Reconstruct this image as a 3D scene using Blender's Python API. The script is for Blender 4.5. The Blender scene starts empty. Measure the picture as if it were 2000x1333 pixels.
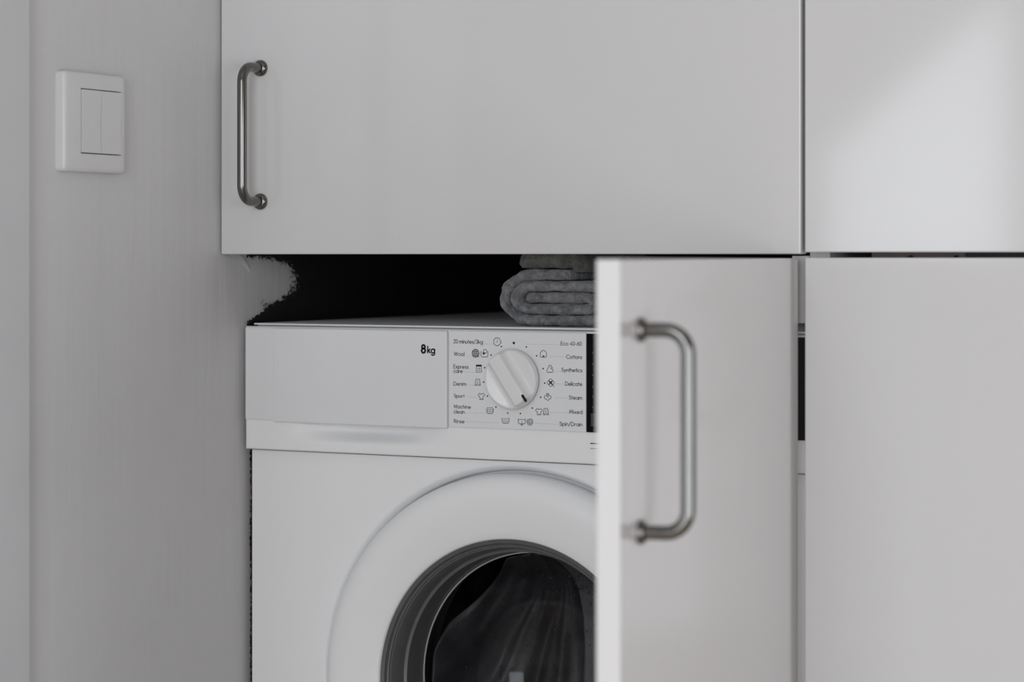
import bpy, bmesh, math, random
from math import sin, cos, pi, radians, sqrt, atan2
from mathutils import Vector, Matrix

random.seed(7)
scene = bpy.context.scene
COL = scene.collection

# ------------------------------------------------------------------ camera
F_PX, TH, DIST, HOR, CAM_Z = 4642.0, radians(27.853), 2.2057, 500.0, 0.916
CX, CY = DIST * sin(TH), -DIST * cos(TH)
cam_data = bpy.data.cameras.new('camera')
cam = bpy.data.objects.new('camera', cam_data)
COL.objects.link(cam)
cam.location = (CX, CY, CAM_Z)
cam.rotation_euler = (pi / 2, 0, TH)
cam_data.sensor_width = 36.0
cam_data.lens = F_PX / 2000.0 * 36.0
cam_data.shift_y = -(666.5 - HOR) / 2000.0
cam_data.clip_start = 0.05
cam_data.dof.use_dof = True
cam_data.dof.focus_distance = DIST
cam_data.dof.aperture_fstop = 5.6
scene.camera = cam

# ------------------------------------------------------------------ world, light, exposure
world = bpy.data.worlds.new('world')
scene.world = world
world.use_nodes = True
world.node_tree.nodes['Background'].inputs[0].default_value = (0.80, 0.88, 1.0, 1)
world.node_tree.nodes['Background'].inputs[1].default_value = 0.3
scene.view_settings.view_transform = 'Standard'
scene.view_settings.look = 'None'
scene.view_settings.exposure = 0.33
scene.view_settings.gamma = 1.0
scene.view_settings.use_curve_mapping = False

# daylight comes through two openings in the wall behind the camera (x0 x1 z0 z1) and one in the right wall (y0 y1 z0 z1)
REAR_Y, RIGHT_X = -2.9, 1.95
WIN_A = (0.35, 1.35, 0.10, 1.90)
WIN_B = (-0.75, -0.35, 0.35, 1.60)
WIN_C = (-2.30, -1.10, 0.08, 1.30)
PW_A, PW_B, PW_C = 25.0, 5.0, 18.0


def area(name, loc, rot, sx, sy, power, col):
    ld = bpy.data.lights.new(name, 'AREA')
    ld.shape = 'RECTANGLE'; ld.size = sx; ld.size_y = sy; ld.energy = power; ld.color = col
    o = bpy.data.objects.new(name, ld); COL.objects.link(o)
    o.location = loc; o.rotation_euler = rot
    return o


DAY = (0.90, 0.952, 1.0)
for nm_, W_, power in (('window_rear_offscreen', WIN_A, PW_A), ('window_raked_offscreen', WIN_B, PW_B)):
    area(nm_, ((W_[0] + W_[1]) / 2, REAR_Y - 0.06, (W_[2] + W_[3]) / 2), (pi / 2, 0, 0),
         W_[1] - W_[0], W_[3] - W_[2], power, DAY)
area('window_right_offscreen', (RIGHT_X + 0.06, (WIN_C[0] + WIN_C[1]) / 2, (WIN_C[2] + WIN_C[3]) / 2), (pi / 2, 0, pi / 2),
     WIN_C[1] - WIN_C[0], WIN_C[3] - WIN_C[2], PW_C, DAY)


# ------------------------------------------------------------------ helpers
def at(px, py, Y):
    """point of the plane y = Y that lies on the sight line of a reference pixel"""
    a, b = (px - 1000) / F_PX, (HOR - py) / F_PX
    dx, dy = -sin(TH) + a * cos(TH), cos(TH) + a * sin(TH)
    t = (Y - CY) / dy
    return Vector((CX + dx * t, Y, CAM_Z + b * t))


def atX(px, py, X):
    a, b = (px - 1000) / F_PX, (HOR - py) / F_PX
    dx, dy = -sin(TH) + a * cos(TH), cos(TH) + a * sin(TH)
    t = (X - CX) / dx
    return Vector((X, CY + dy * t, CAM_Z + b * t))


def obj(name, bm, mat, parent=None, smooth=False, sharp=35):
    me = bpy.data.meshes.new(name)
    bm.to_mesh(me); bm.free()
    if smooth:
        me.polygons.foreach_set('use_smooth', [True] * len(me.polygons))
        try:
            me.set_sharp_from_angle(angle=radians(sharp))
        except Exception:
            pass
    o = bpy.data.objects.new(name, me)
    COL.objects.link(o)
    if mat is not None:
        me.materials.append(mat)
    if parent is not None:
        o.parent = parent
    return o


def empty(name, loc=(0, 0, 0), rz=0):
    o = bpy.data.objects.new(name, None)
    o.empty_display_size = 0.05
    COL.objects.link(o); o.location = loc; o.rotation_euler = (0, 0, rz)
    return o


def tag(o, label=None, cat=None, group=None, kind=None):
    if label: o['label'] = label
    if cat: o['category'] = cat
    if group: o['group'] = group
    if kind: o['kind'] = kind
    return o


def box(bm, x0, x1, y0, y1, z0, z1, bev=0.0, seg=2):
    vs = [bm.verts.new((x, y, z)) for x in (x0, x1) for y in (y0, y1) for z in (z0, z1)]
    q = [(0, 1, 3, 2), (4, 6, 7, 5), (0, 4, 5, 1), (2, 3, 7, 6), (0, 2, 6, 4), (1, 5, 7, 3)]
    fs = [bm.faces.new([vs[i] for i in f]) for f in q]
    if bev > 0:
        es = list({e for f in fs for e in f.edges})
        bmesh.ops.bevel(bm, geom=es, offset=bev, segments=seg, profile=0.5, affect='EDGES')
    return bm


def boxo(name, x0, x1, y0, y1, z0, z1, mat, parent=None, bev=0.0, seg=2):
    bm = bmesh.new(); box(bm, x0, x1, y0, y1, z0, z1, bev, seg)
    bmesh.ops.recalc_face_normals(bm, faces=bm.faces)
    return obj(name, bm, mat, parent)


def lathe_y(bm, cx, cz, prof, n=96, close=False):
    """revolve (r, y) pairs about the y axis through (cx, cz)"""
    rings = []
    for r, y in prof:
        if r < 1e-6:
            rings.append([bm.verts.new((cx, y, cz))])
        else:
            rings.append([bm.verts.new((cx + r * cos(2 * pi * k / n), y, cz + r * sin(2 * pi * k / n))) for k in range(n)])
    pairs = list(zip(rings, rings[1:]))
    if close: pairs.append((rings[-1], rings[0]))
    for a, b in pairs:
        for k in range(n):
            l = (k + 1) % n
            if len(a) == 1 and len(b) == 1: continue
            if len(a) == 1: bm.faces.new((a[0], b[k], b[l]))
            elif len(b) == 1: bm.faces.new((a[k], a[l], b[0]))
            else: bm.faces.new((a[k], a[l], b[l], b[k]))
    bmesh.ops.recalc_face_normals(bm, faces=bm.faces)
    return bm


def tube(bm, pts, r, n=20, caps=True):
    """round rod along a list of points"""
    pts = [Vector(p) for p in pts]
    rings = []
    side = None
    for i, p in enumerate(pts):
        t = (pts[min(i + 1, len(pts) - 1)] - pts[max(i - 1, 0)]).normalized()
        if side is None:
            side = t.orthogonal().normalized()
        side = (side - t * side.dot(t)).normalized()
        up = t.cross(side)
        rr = r[i] if isinstance(r, (list, tuple)) else r
        rings.append([bm.verts.new(p + rr * (side * cos(2 * pi * k / n) + up * sin(2 * pi * k / n))) for k in range(n)])
    for a, b in zip(rings, rings[1:]):
        for k in range(n):
            l = (k + 1) % n
            bm.faces.new((a[k], a[l], b[l], b[k]))
    if caps:
        bm.faces.new(rings[0][::-1]); bm.faces.new(rings[-1])
    return bm


# ------------------------------------------------------------------ materials
def principled(name, col, rough=0.5, spec=0.5, metal=0.0, coat=0.0, coat_rough=0.1):
    m = bpy.data.materials.new(name)
    m.use_nodes = True
    b = m.node_tree.nodes['Principled BSDF']
    b.inputs['Base Color'].default_value = (*col, 1)
    b.inputs['Roughness'].default_value = rough
    b.inputs['Specular IOR Level'].default_value = spec
    b.inputs['Metallic'].default_value = metal
    b.inputs['Coat Weight'].default_value = coat
    b.inputs['Coat Roughness'].default_value = coat_rough
    return m, m.node_tree, b


def add_bump(nt, b, scale, dist, strength=0.3, detail=4.0, stretch=(1, 1, 1)):
    tc = nt.nodes.new('ShaderNodeTexCoord')
    mp = nt.nodes.new('ShaderNodeMapping'); mp.inputs['Scale'].default_value = stretch
    nz = nt.nodes.new('ShaderNodeTexNoise')
    nz.inputs['Scale'].default_value = scale; nz.inputs['Detail'].default_value = detail
    bp = nt.nodes.new('ShaderNodeBump')
    bp.inputs['Strength'].default_value = strength; bp.inputs['Distance'].default_value = dist
    nt.links.new(tc.outputs['Object'], mp.inputs['Vector'])
    nt.links.new(mp.outputs[0], nz.inputs['Vector'])
    nt.links.new(nz.outputs['Fac'], bp.inputs['Height'])
    nt.links.new(bp.outputs[0], b.inputs['Normal'])
    return nz, bp


def mottle(nt, b, c0, c1, scale, detail=5.0, stretch=(1, 1, 1)):
    tc = nt.nodes.new('ShaderNodeTexCoord')
    mp = nt.nodes.new('ShaderNodeMapping'); mp.inputs['Scale'].default_value = stretch
    nz = nt.nodes.new('ShaderNodeTexNoise')
    nz.inputs['Scale'].default_value = scale; nz.inputs['Detail'].default_value = detail
    rp = nt.nodes.new('ShaderNodeValToRGB')
    rp.color_ramp.elements[0].position = 0.3; rp.color_ramp.elements[0].color = (*c0, 1)
    rp.color_ramp.elements[1].position = 0.7; rp.color_ramp.elements[1].color = (*c1, 1)
    nt.links.new(tc.outputs['Object'], mp.inputs['Vector'])
    nt.links.new(mp.outputs[0], nz.inputs['Vector'])
    nt.links.new(nz.outputs['Fac'], rp.inputs[0])
    nt.links.new(rp.outputs[0], b.inputs['Base Color'])
    return rp


M = {}
M['lacquer'], nt, b = principled('satin_white_lacquer', (0.62, 0.615, 0.62), 0.09, 0.5)
mottle(nt, b, (0.635, 0.63, 0.635), (0.645, 0.64, 0.645), 3.0)
add_bump(nt, b, 5.0, 0.0004, 0.12, 2.0)
M['carcass'], nt, b = principled('white_melamine', (0.70, 0.68, 0.66), 0.5)
mottle(nt, b, (0.68, 0.66, 0.64), (0.72, 0.70, 0.68), 9.0)
M['enamel'], nt, b = principled('white_enamel', (0.78, 0.785, 0.80), 0.3, 0.5)
mottle(nt, b, (0.865, 0.87, 0.88), (0.875, 0.88, 0.89), 4.0)
M['lid'], nt, b = principled('grey_satin_lid', (0.6, 0.61, 0.62), 0.4, 0.4)
mottle(nt, b, (0.84, 0.85, 0.86), (0.86, 0.87, 0.88), 8.0)
M['fascia'], nt, b = principled('white_fascia_plastic', (0.76, 0.77, 0.785), 0.35, 0.5)
mottle(nt, b, (0.855, 0.86, 0.87), (0.865, 0.87, 0.88), 6.0)
M['panel'], nt, b = principled('pale_grey_panel_plastic', (0.66, 0.67, 0.685), 0.4, 0.5)
mottle(nt, b, (0.76, 0.77, 0.785), (0.77, 0.78, 0.795), 6.0)
M['dial'], nt, b = principled('gloss_white_plastic', (0.80, 0.80, 0.81), 0.14, 0.5)
mottle(nt, b, (0.795, 0.795, 0.805), (0.805, 0.805, 0.815), 20.0)
M['print'], nt, b = principled('dark_grey_print', (0.025, 0.025, 0.03), 0.6, 0.2)
mottle(nt, b, (0.022, 0.022, 0.027), (0.03, 0.03, 0.035), 300.0)
M['leader'], nt, b = principled('mid_grey_print', (0.16, 0.16, 0.17), 0.6, 0.2)
mottle(nt, b, (0.22, 0.22, 0.23), (0.25, 0.25, 0.26), 300.0)
M['black'], nt, b = principled('black_ink', (0.006, 0.006, 0.008), 0.4, 0.3)
mottle(nt, b, (0.005, 0.005, 0.006), (0.008, 0.008, 0.01), 200.0)
M['display'], nt, b = principled('black_display_glass', (0.004, 0.004, 0.006), 0.25, 0.08)
mottle(nt, b, (0.003, 0.003, 0.005), (0.006, 0.006, 0.008), 60.0)
M['display_mark'], nt, b = principled('dim_grey_display_print', (0.05, 0.05, 0.055), 0.4, 0.3)
mottle(nt, b, (0.045, 0.045, 0.05), (0.055, 0.055, 0.06), 200.0)
M['groove'], nt, b = principled('dark_seam_plastic', (0.03, 0.03, 0.034), 0.6, 0.3)
mottle(nt, b, (0.025, 0.025, 0.03), (0.035, 0.035, 0.04), 80.0)
M['seam'], nt, b = principled('grey_seam_plastic', (0.30, 0.30, 0.31), 0.6, 0.3)
mottle(nt, b, (0.42, 0.42, 0.43), (0.46, 0.46, 0.47), 80.0)
M['bezel'], nt, b = principled('charcoal_grey_plastic', (0.055, 0.057, 0.06), 0.3, 0.5)
mottle(nt, b, (0.10, 0.103, 0.107), (0.12, 0.123, 0.127), 40.0)
M['rubber'], nt, b = principled('grey_rubber', (0.03, 0.03, 0.032), 0.5, 0.4)
mottle(nt, b, (0.025, 0.025, 0.027), (0.036, 0.036, 0.038), 60.0)
M['drum'], nt, b = principled('dim_drum_steel', (0.10, 0.10, 0.105), 0.35, 0.5, 1.0)
mottle(nt, b, (0.08, 0.08, 0.085), (0.12, 0.12, 0.125), 60.0)
M['steel'], nt, b = principled('brushed_nickel', (0.18, 0.176, 0.17), 0.15, 0.5, 1.0)
mottle(nt, b, (0.16, 0.157, 0.152), (0.20, 0.196, 0.19), 160.0, 3.0, (1, 1, 0.08))
M['switch'], nt, b = principled('white_switch_plastic', (0.70, 0.70, 0.70), 0.35, 0.5)
mottle(nt, b, (0.60, 0.60, 0.605), (0.615, 0.615, 0.62), 40.0)
M['trim'], nt, b = principled('cool_white_paint', (0.68, 0.70, 0.72), 0.5, 0.4)
mottle(nt, b, (0.525, 0.535, 0.545), (0.555, 0.565, 0.575), 12.0)
add_bump(nt, b, 60.0, 0.0006, 0.25, 4.0, (1, 1, 0.1))
M['wall'], nt, b = principled('room_wall_paint', (0.66, 0.645, 0.63), 0.7, 0.3)
mottle(nt, b, (0.64, 0.625, 0.61), (0.68, 0.665, 0.65), 5.0)
M['warm_wall'], nt, b = principled('beige_wall_paint', (0.62, 0.50, 0.42), 0.7, 0.3)
mottle(nt, b, (0.63, 0.48, 0.39), (0.67, 0.51, 0.42), 5.0)
M['ceiling'], nt, b = principled('ceiling_paint', (0.70, 0.69, 0.67), 0.8, 0.2)
mottle(nt, b, (0.69, 0.68, 0.66), (0.71, 0.70, 0.68), 5.0)
M['floor'], nt, b = principled('oak_floor', (0.42, 0.33, 0.25), 0.45, 0.4)
mottle(nt, b, (0.40, 0.29, 0.20), (0.52, 0.38, 0.27), 6.0, 6.0, (8, 1, 1))
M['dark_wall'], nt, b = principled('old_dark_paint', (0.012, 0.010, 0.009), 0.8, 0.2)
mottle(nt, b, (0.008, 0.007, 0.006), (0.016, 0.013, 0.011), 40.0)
M['rail'], nt, b = principled('dark_brown_rail', (0.05, 0.04, 0.037), 0.6, 0.3)
mottle(nt, b, (0.20, 0.16, 0.145), (0.25, 0.20, 0.185), 60.0)
M['dark_rail'], nt, b = principled('dark_grey_rail', (0.02, 0.021, 0.023), 0.6, 0.3)
mottle(nt, b, (0.055, 0.057, 0.062), (0.07, 0.072, 0.077), 60.0)


def towel_material(name, c0, c1):
    m, nt, b = principled(name, c0, 0.95, 0.1)
    mottle(nt, b, c0, c1, 120.0, 6.0)
    add_bump(nt, b, 260.0, 0.004, 1.0, 4.0)
    b.inputs['Sheen Weight'].default_value = 0.3
    return m


M['towel'] = towel_material('dark_grey_terry', (0.12, 0.12, 0.128), (0.30, 0.30, 0.315))
M['towel_b'] = towel_material('olive_grey_terry', (0.09, 0.088, 0.08), (0.20, 0.195, 0.18))


def cloth_material(name, c0, c1, rough):
    m, nt, b = principled(name, c0, rough, 0.4)
    mottle(nt, b, c0, c1, 25.0, 5.0)
    add_bump(nt, b, 300.0, 0.001, 0.5, 3.0)
    return m


M['cloth_a'] = cloth_material('black_wet_cloth', (0.014, 0.014, 0.015), (0.045, 0.043, 0.046), 0.45)
M['cloth_b'] = cloth_material('charcoal_wet_cloth', (0.075, 0.072, 0.075), (0.115, 0.111, 0.115), 0.45)
M['cloth_c'] = cloth_material('ink_wet_cloth', (0.018, 0.017, 0.020), (0.035, 0.034, 0.038), 0.5)


def glass_material(name, tint, rough=0.03, ior=1.45, cap=1.0):
    m = bpy.data.materials.new(name); m.use_nodes = True
    nt = m.node_tree; nt.nodes.clear()
    out = nt.nodes.new('ShaderNodeOutputMaterial')
    mix = nt.nodes.new('ShaderNodeMixShader'); fr = nt.nodes.new('ShaderNodeFresnel')
    tr = nt.nodes.new('ShaderNodeBsdfTransparent'); gl = nt.nodes.new('ShaderNodeBsdfGlossy')
    fr.inputs['IOR'].default_value = ior
    tr.inputs['Color'].default_value = (*tint, 1)
    gl.inputs['Roughness'].default_value = rough
    gl.inputs['Color'].default_value = (0.9, 0.92, 0.95, 1)
    mn = nt.nodes.new('ShaderNodeMath'); mn.operation = 'MINIMUM'; mn.inputs[1].default_value = cap
    nt.links.new(fr.outputs[0], mn.inputs[0]); nt.links.new(mn.outputs[0], mix.inputs[0]); nt.links.new(tr.outputs[0], mix.inputs[1])
    nt.links.new(gl.outputs[0], mix.inputs[2]); nt.links.new(mix.outputs[0], out.inputs[0])
    return m


M['glass'] = glass_material('porthole_glass', (0.85, 0.86, 0.88), 0.07, 1.3, 0.03)
M['water'], nt, b = principled('water_drop', (0.03, 0.03, 0.033), 0.08, 1.0)
b.inputs['Transmission Weight'].default_value = 0.5
mottle(nt, b, (0.025, 0.025, 0.028), (0.035, 0.035, 0.038), 90.0)


def left_wall_material():
    """white paint brushed over an old dark coat: the dark shows where the brush did not reach"""
    m, nt, b = principled('brushed_white_over_dark_paint', (0.6, 0.6, 0.6), 0.55, 0.4)
    N, L = nt.nodes, nt.links

    def math(op, a, c=None):
        n = N.new('ShaderNodeMath'); n.operation = op
        for i, v in enumerate((a, c)):
            if v is None: continue
            if isinstance(v, (int, float)): n.inputs[i].default_value = v
            else: L.new(v, n.inputs[i])
        return n.outputs[0]
    tc = N.new('ShaderNodeTexCoord')
    sp = N.new('ShaderNodeSeparateXYZ'); L.new(tc.outputs['Object'], sp.inputs[0])
    Y, Z = sp.outputs[1], sp.outputs[2]

    def noise(scale, detail, rough=0.5, stretch=None):
        n = N.new('ShaderNodeTexNoise'); n.inputs['Scale'].default_value = scale
        n.inputs['Detail'].default_value = detail; n.inputs['Roughness'].default_value = rough
        if stretch:
            mp = N.new('ShaderNodeMapping'); mp.inputs['Scale'].default_value = stretch
            L.new(tc.outputs['Object'], mp.inputs[0]); L.new(mp.outputs[0], n.inputs[0])
        else:
            L.new(tc.outputs['Object'], n.inputs[0])
        return math('SUBTRACT', n.outputs['Fac'], 0.5)
    big = noise(45, 3)
    fine = noise(330, 5, 0.7)
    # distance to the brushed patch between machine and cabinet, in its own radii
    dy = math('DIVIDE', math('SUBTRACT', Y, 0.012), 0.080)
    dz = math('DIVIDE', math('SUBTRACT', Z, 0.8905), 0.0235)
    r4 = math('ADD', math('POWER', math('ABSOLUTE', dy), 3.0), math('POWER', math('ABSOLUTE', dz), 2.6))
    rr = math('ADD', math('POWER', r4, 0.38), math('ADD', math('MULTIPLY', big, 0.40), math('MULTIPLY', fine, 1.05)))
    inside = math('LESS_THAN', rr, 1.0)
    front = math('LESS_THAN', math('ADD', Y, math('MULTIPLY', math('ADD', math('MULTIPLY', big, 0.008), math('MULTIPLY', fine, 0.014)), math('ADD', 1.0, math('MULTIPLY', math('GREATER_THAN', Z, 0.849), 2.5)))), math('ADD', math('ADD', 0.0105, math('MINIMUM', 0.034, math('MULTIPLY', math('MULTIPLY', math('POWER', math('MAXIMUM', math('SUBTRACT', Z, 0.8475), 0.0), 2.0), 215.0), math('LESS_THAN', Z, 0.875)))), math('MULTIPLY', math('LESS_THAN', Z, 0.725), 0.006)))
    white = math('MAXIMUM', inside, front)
    ramp = N.new('ShaderNodeValToRGB')
    ramp.color_ramp.elements[0].position = 0.3; ramp.color_ramp.elements[0].color = (0.555, 0.555, 0.56, 1)
    ramp.color_ramp.elements[1].position = 0.7; ramp.color_ramp.elements[1].color = (0.59, 0.59, 0.595, 1)
    L.new(math('ADD', noise(6, 4), 0.5), ramp.inputs[0])
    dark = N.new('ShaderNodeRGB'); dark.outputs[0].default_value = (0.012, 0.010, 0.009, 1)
    # a few scuffs and chips
    ch = N.new('ShaderNodeTexVoronoi'); ch.inputs['Scale'].default_value = 16.0
    L.new(tc.outputs['Object'], ch.inputs[0])
    cs = N.new('ShaderNodeSeparateColor'); L.new(ch.outputs['Color'], cs.inputs[0])
    chip = math('MULTIPLY', math('LESS_THAN', math('ADD', ch.outputs['Distance'], math('MULTIPLY', fine, 0.03)), 0.022),
                math('GREATER_THAN', cs.outputs[0], 0.82))
    mixc = N.new('ShaderNodeMix'); mixc.data_type = 'RGBA'
    L.new(math('MULTIPLY', chip, 0.55), mixc.inputs[0]); L.new(ramp.outputs[0], mixc.inputs[6])
    mixc.inputs[7].default_value = (0.2, 0.19, 0.185, 1)
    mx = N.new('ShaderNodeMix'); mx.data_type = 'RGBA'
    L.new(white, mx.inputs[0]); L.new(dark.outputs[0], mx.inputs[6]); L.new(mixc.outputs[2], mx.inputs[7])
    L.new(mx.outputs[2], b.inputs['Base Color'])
    bp = N.new('ShaderNodeBump'); bp.inputs['Strength'].default_value = 0.42; bp.inputs['Distance'].default_value = 0.0012
    hgt = math('ADD', math('MULTIPLY', noise(90, 3, 0.5, (1, 1, 0.07)), 1.0),
               math('ADD', math('MULTIPLY', noise(14, 3), 1.6), math('MULTIPLY', white, 0.5)))
    L.new(hgt, bp.inputs['Height']); L.new(bp.outputs[0], b.inputs['Normal'])
    return m


M['left_wall'] = left_wall_material()

# ------------------------------------------------------------------ room
XW = -0.3026            # painted face of the left wall
YC = -0.038             # front plane of the closed cabinet doors
XR, YB, ZT = RIGHT_X, 0.62, 2.45
Y_EDGE = atX(41, 500, XW).y    # the wall ends here against a door casing


def struct(o, label=None):
    return tag(o, label, kind='structure')


bm = bmesh.new(); box(bm, XW - 0.12, XW, Y_EDGE, YB, 0, ZT)
struct(obj('wall_left', bm, M['left_wall']), 'brushed white wall with an old dark coat showing at the back')
WL = bpy.data.objects['wall_left']
struct(boxo('trim_1', XW - 0.14, XW + 0.012, Y_EDGE - 0.16, Y_EDGE - 0.0005, 0, ZT, M['trim'], None, 0.003), 'cool white casing board at the end of the wall')
XL = -1.7                       # beyond the casing the room is wider
struct(boxo('wall_entry', XL, XW - 0.141, Y_EDGE - 0.16, Y_EDGE - 0.04, 0, ZT, M['wall']))
struct(boxo('wall_far_left', XL - 0.1, XL, REAR_Y - 0.1, Y_EDGE - 0.04, 0, ZT, M['wall']))
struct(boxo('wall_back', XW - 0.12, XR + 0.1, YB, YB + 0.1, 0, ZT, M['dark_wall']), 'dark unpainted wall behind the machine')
bm = bmesh.new()
for y0, y1, z0, z1 in ((REAR_Y - 0.1, WIN_C[0], 0, ZT), (WIN_C[1], YB, 0, ZT), (WIN_C[0], WIN_C[1], 0, WIN_C[2]), (WIN_C[0], WIN_C[1], WIN_C[3], ZT)):
    box(bm, XR, XR + 0.1, y0, y1, z0, z1)
struct(obj('wall_right', bm, M['warm_wall']))
struct(boxo('floor', XL - 0.1, XR + 0.1, REAR_Y - 0.1, YB + 0.1, -0.1, 0, M['floor']))
struct(boxo('ceiling', XL - 0.1, XR + 0.1, REAR_Y - 0.1, YB + 0.1, ZT, ZT + 0.1, M['ceiling']))
# rear wall with its two openings
bm = bmesh.new()
xs_ = [XL, WIN_B[0], WIN_B[1], WIN_A[0], WIN_A[1], XR]
for x0, x1 in ((xs_[0], xs_[1]), (xs_[2], xs_[3]), (xs_[4], xs_[5])):
    box(bm, x0, x1, REAR_Y - 0.1, REAR_Y, 0, ZT)
for W_ in (WIN_A, WIN_B):
    box(bm, W_[0], W_[1], REAR_Y - 0.1, REAR_Y, 0, W_[2])
    box(bm, W_[0], W_[1], REAR_Y - 0.1, REAR_Y, W_[3], ZT)
# the left opening has a raked head
tri = [(WIN_B[0], 1.135), (WIN_B[1], 1.468), (WIN_B[1], WIN_B[3] + 0.001), (WIN_B[0], WIN_B[3] + 0.001)]
va = [bm.verts.new((x, REAR_Y, z)) for x, z in tri]; vb_ = [bm.verts.new((x, REAR_Y - 0.1, z)) for x, z in tri]
bm.faces.new(va); bm.faces.new(vb_[::-1])
for k in range(4): bm.faces.new((va[k], va[(k + 1) % 4], vb_[(k + 1) % 4], vb_[k]))
bmesh.ops.recalc_face_normals(bm, faces=bm.faces)
struct(obj('wall_rear', bm, M['wall']))
for i, W_ in enumerate((WIN_A,)):
    bm = bmesh.new()
    w = 0.04
    box(bm, W_[0], W_[0] + w, REAR_Y - 0.05, REAR_Y + 0.01, W_[2], W_[3])
    box(bm, W_[1] - w, W_[1], REAR_Y - 0.05, REAR_Y + 0.01, W_[2], W_[3])
    box(bm, W_[0] + w, W_[1] - w, REAR_Y - 0.05, REAR_Y + 0.01, W_[2], W_[2] + w)
    box(bm, W_[0] + w, W_[1] - w, REAR_Y - 0.05, REAR_Y + 0.01, W_[3] - w, W_[3])
    struct(obj('window_%d' % (i + 1), bm, M['trim']))

# bent sliver of dried paint on the wall under the cabinet corner
bm = bmesh.new()
p0, p1 = atX(450, 499, XW), atX(486, 531, XW)
prev = None
for i in range(9):
    t = i / 8
    p = p0.lerp(p1, t); p.z += 0.0035 * sin(pi * t)
    h = 0.0050 * (1 - 0.75 * t)
    x = XW + 0.0005 + 0.0012 * sin(pi * t)
    ring = [bm.verts.new((x, p.y, p.z)), bm.verts.new((x + 0.0006, p.y + 0.001, p.z + h)),
            bm.verts.new((XW - 0.0005, p.y + 0.002, p.z + h + 0.001)), bm.verts.new((XW - 0.0005, p.y, p.z))]
    if prev:
        for k in range(4):
            bm.faces.new((prev[k], prev[(k + 1) % 4], ring[(k + 1) % 4], ring[k]))
    else:
        bm.faces.new(ring)
    prev = ring
bm.faces.new(prev[::-1])
bmesh.ops.recalc_face_normals(bm, faces=bm.faces)
obj('paint_sliver', bm, M['trim'], WL, True)

# ------------------------------------------------------------------ cabinets
DT = 0.0155
Z_UP = CAM_Z + 0.0015            # underside of the upper doors
X_UL0, X_UL1 = at(431.5, 497, YC).x, at(1563.5, 497, YC).x
X_R0 = at(1571.5, 497, YC).x
X_R1 = X_R0 + 0.597
HL = 0.1286                       # handle, centre to centre
GAP_X = X_R0 - X_UL1


def handle_mesh(bm, cx, y, cz, proj=0.032, rb=0.0047, sgn=-1):
    """bow handle standing on the plane y, bar towards -y"""
    bend = 0.015
    h = HL / 2
    pts = []
    for s in (1, -1):
        seq = [(0.0, h), (proj - bend, h)]
        for k in range(1, 9):
            a = k / 8 * pi / 2
            seq.append((proj - bend + bend * sin(a), h - bend + bend * cos(a)))
        if s == 1:
            pts += [(cx, y + sgn * d, cz + z) for d, z in seq]
        else:
            pts += [(cx, y + sgn * d, cz - z) for d, z in reversed(seq)]
    tube(bm, pts, rb, 24)
    for s in (1, -1):
        prof = [(0.0, 0.0), (0.0078, 0.0), (0.0080, 0.0012), (0.0076, 0.0028), (0.0062, 0.0044), (0.0047, 0.0050), (0.0, 0.0050)]
        lathe_y(bm, cx, cz + s * h, [(r, y + sgn * d) for r, d in prof], 28)
    return bm


def door_panel(name, w, h, parent, loc, rz=0):
    """origin at the hinge corner of the outer face; the leaf runs to local -x"""
    bm = bmesh.new(); box(bm, -w, 0, 0, DT, 0, h, 0.0012, 3)
    o = obj(name, bm, M['lacquer'], parent)
    o.location = loc; o.rotation_euler = (0, 0, rz)
    return o


def carcass(root, x0, x1, y0, y1, z0, z1, t=0.018, front_rail=True):
    boxo('side_panel', x0, x0 + t, y0, y1, z0, z1, M['carcass'], root, 0.0005, 1)
    boxo('side_panel', x1 - t, x1, y0, y1, z0, z1, M['carcass'], root, 0.0005, 1)
    boxo('bottom_panel', x0 + t, x1 - t, y0, y1, z0, z0 + t, M['carcass'], root)
    boxo('top_panel', x0 + t, x1 - t, y0, y1, z1 - t, z1, M['carcass'], root)
    boxo('back_panel', x0 + t, x1 - t, y1 - 0.004, y1, z0 + t, z1 - t, M['carcass'], root)


H_UP = 0.70
# upper left cabinet, over the machine
c1 = empty('wall_cabinet')
tag(c1, 'white wall cabinet with a bow handle above the washing machine', 'cabinet', 'white wall cabinets')
carcass(c1, XW + 0.003, X_UL1 + GAP_X / 2 - 0.0003, YC + DT + 0.002, 0.33, Z_UP + 0.003, Z_UP + H_UP)
d = door_panel('door', X_UL1 - X_UL0, H_UP, c1, (X_UL1, YC, Z_UP))
hx = at(509.5, 131, YC)
hz_mid = (at(509.5, 130.8, YC).z + at(511, 396.8, YC).z) / 2
bm = bmesh.new(); handle_mesh(bm, hx.x - X_UL1, 0, hz_mid - Z_UP)
tag(obj('handle', bm, M['steel'], d, True, 50), 'brushed nickel bow handle')

# upper right cabinet
c2 = empty('wall_cabinet')
tag(c2, 'white wall cabinet without a visible handle, beside the one above the machine', 'cabinet', 'white wall cabinets')
carcass(c2, X_R0 - GAP_X / 2 + 0.0003, X_R1 + 0.002, YC + DT + 0.002, 0.33, Z_UP + 0.003, Z_UP + H_UP)
door_panel('door', 0.597, H_UP, c2, (X_R1, YC, Z_UP + 0.0015))

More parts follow.
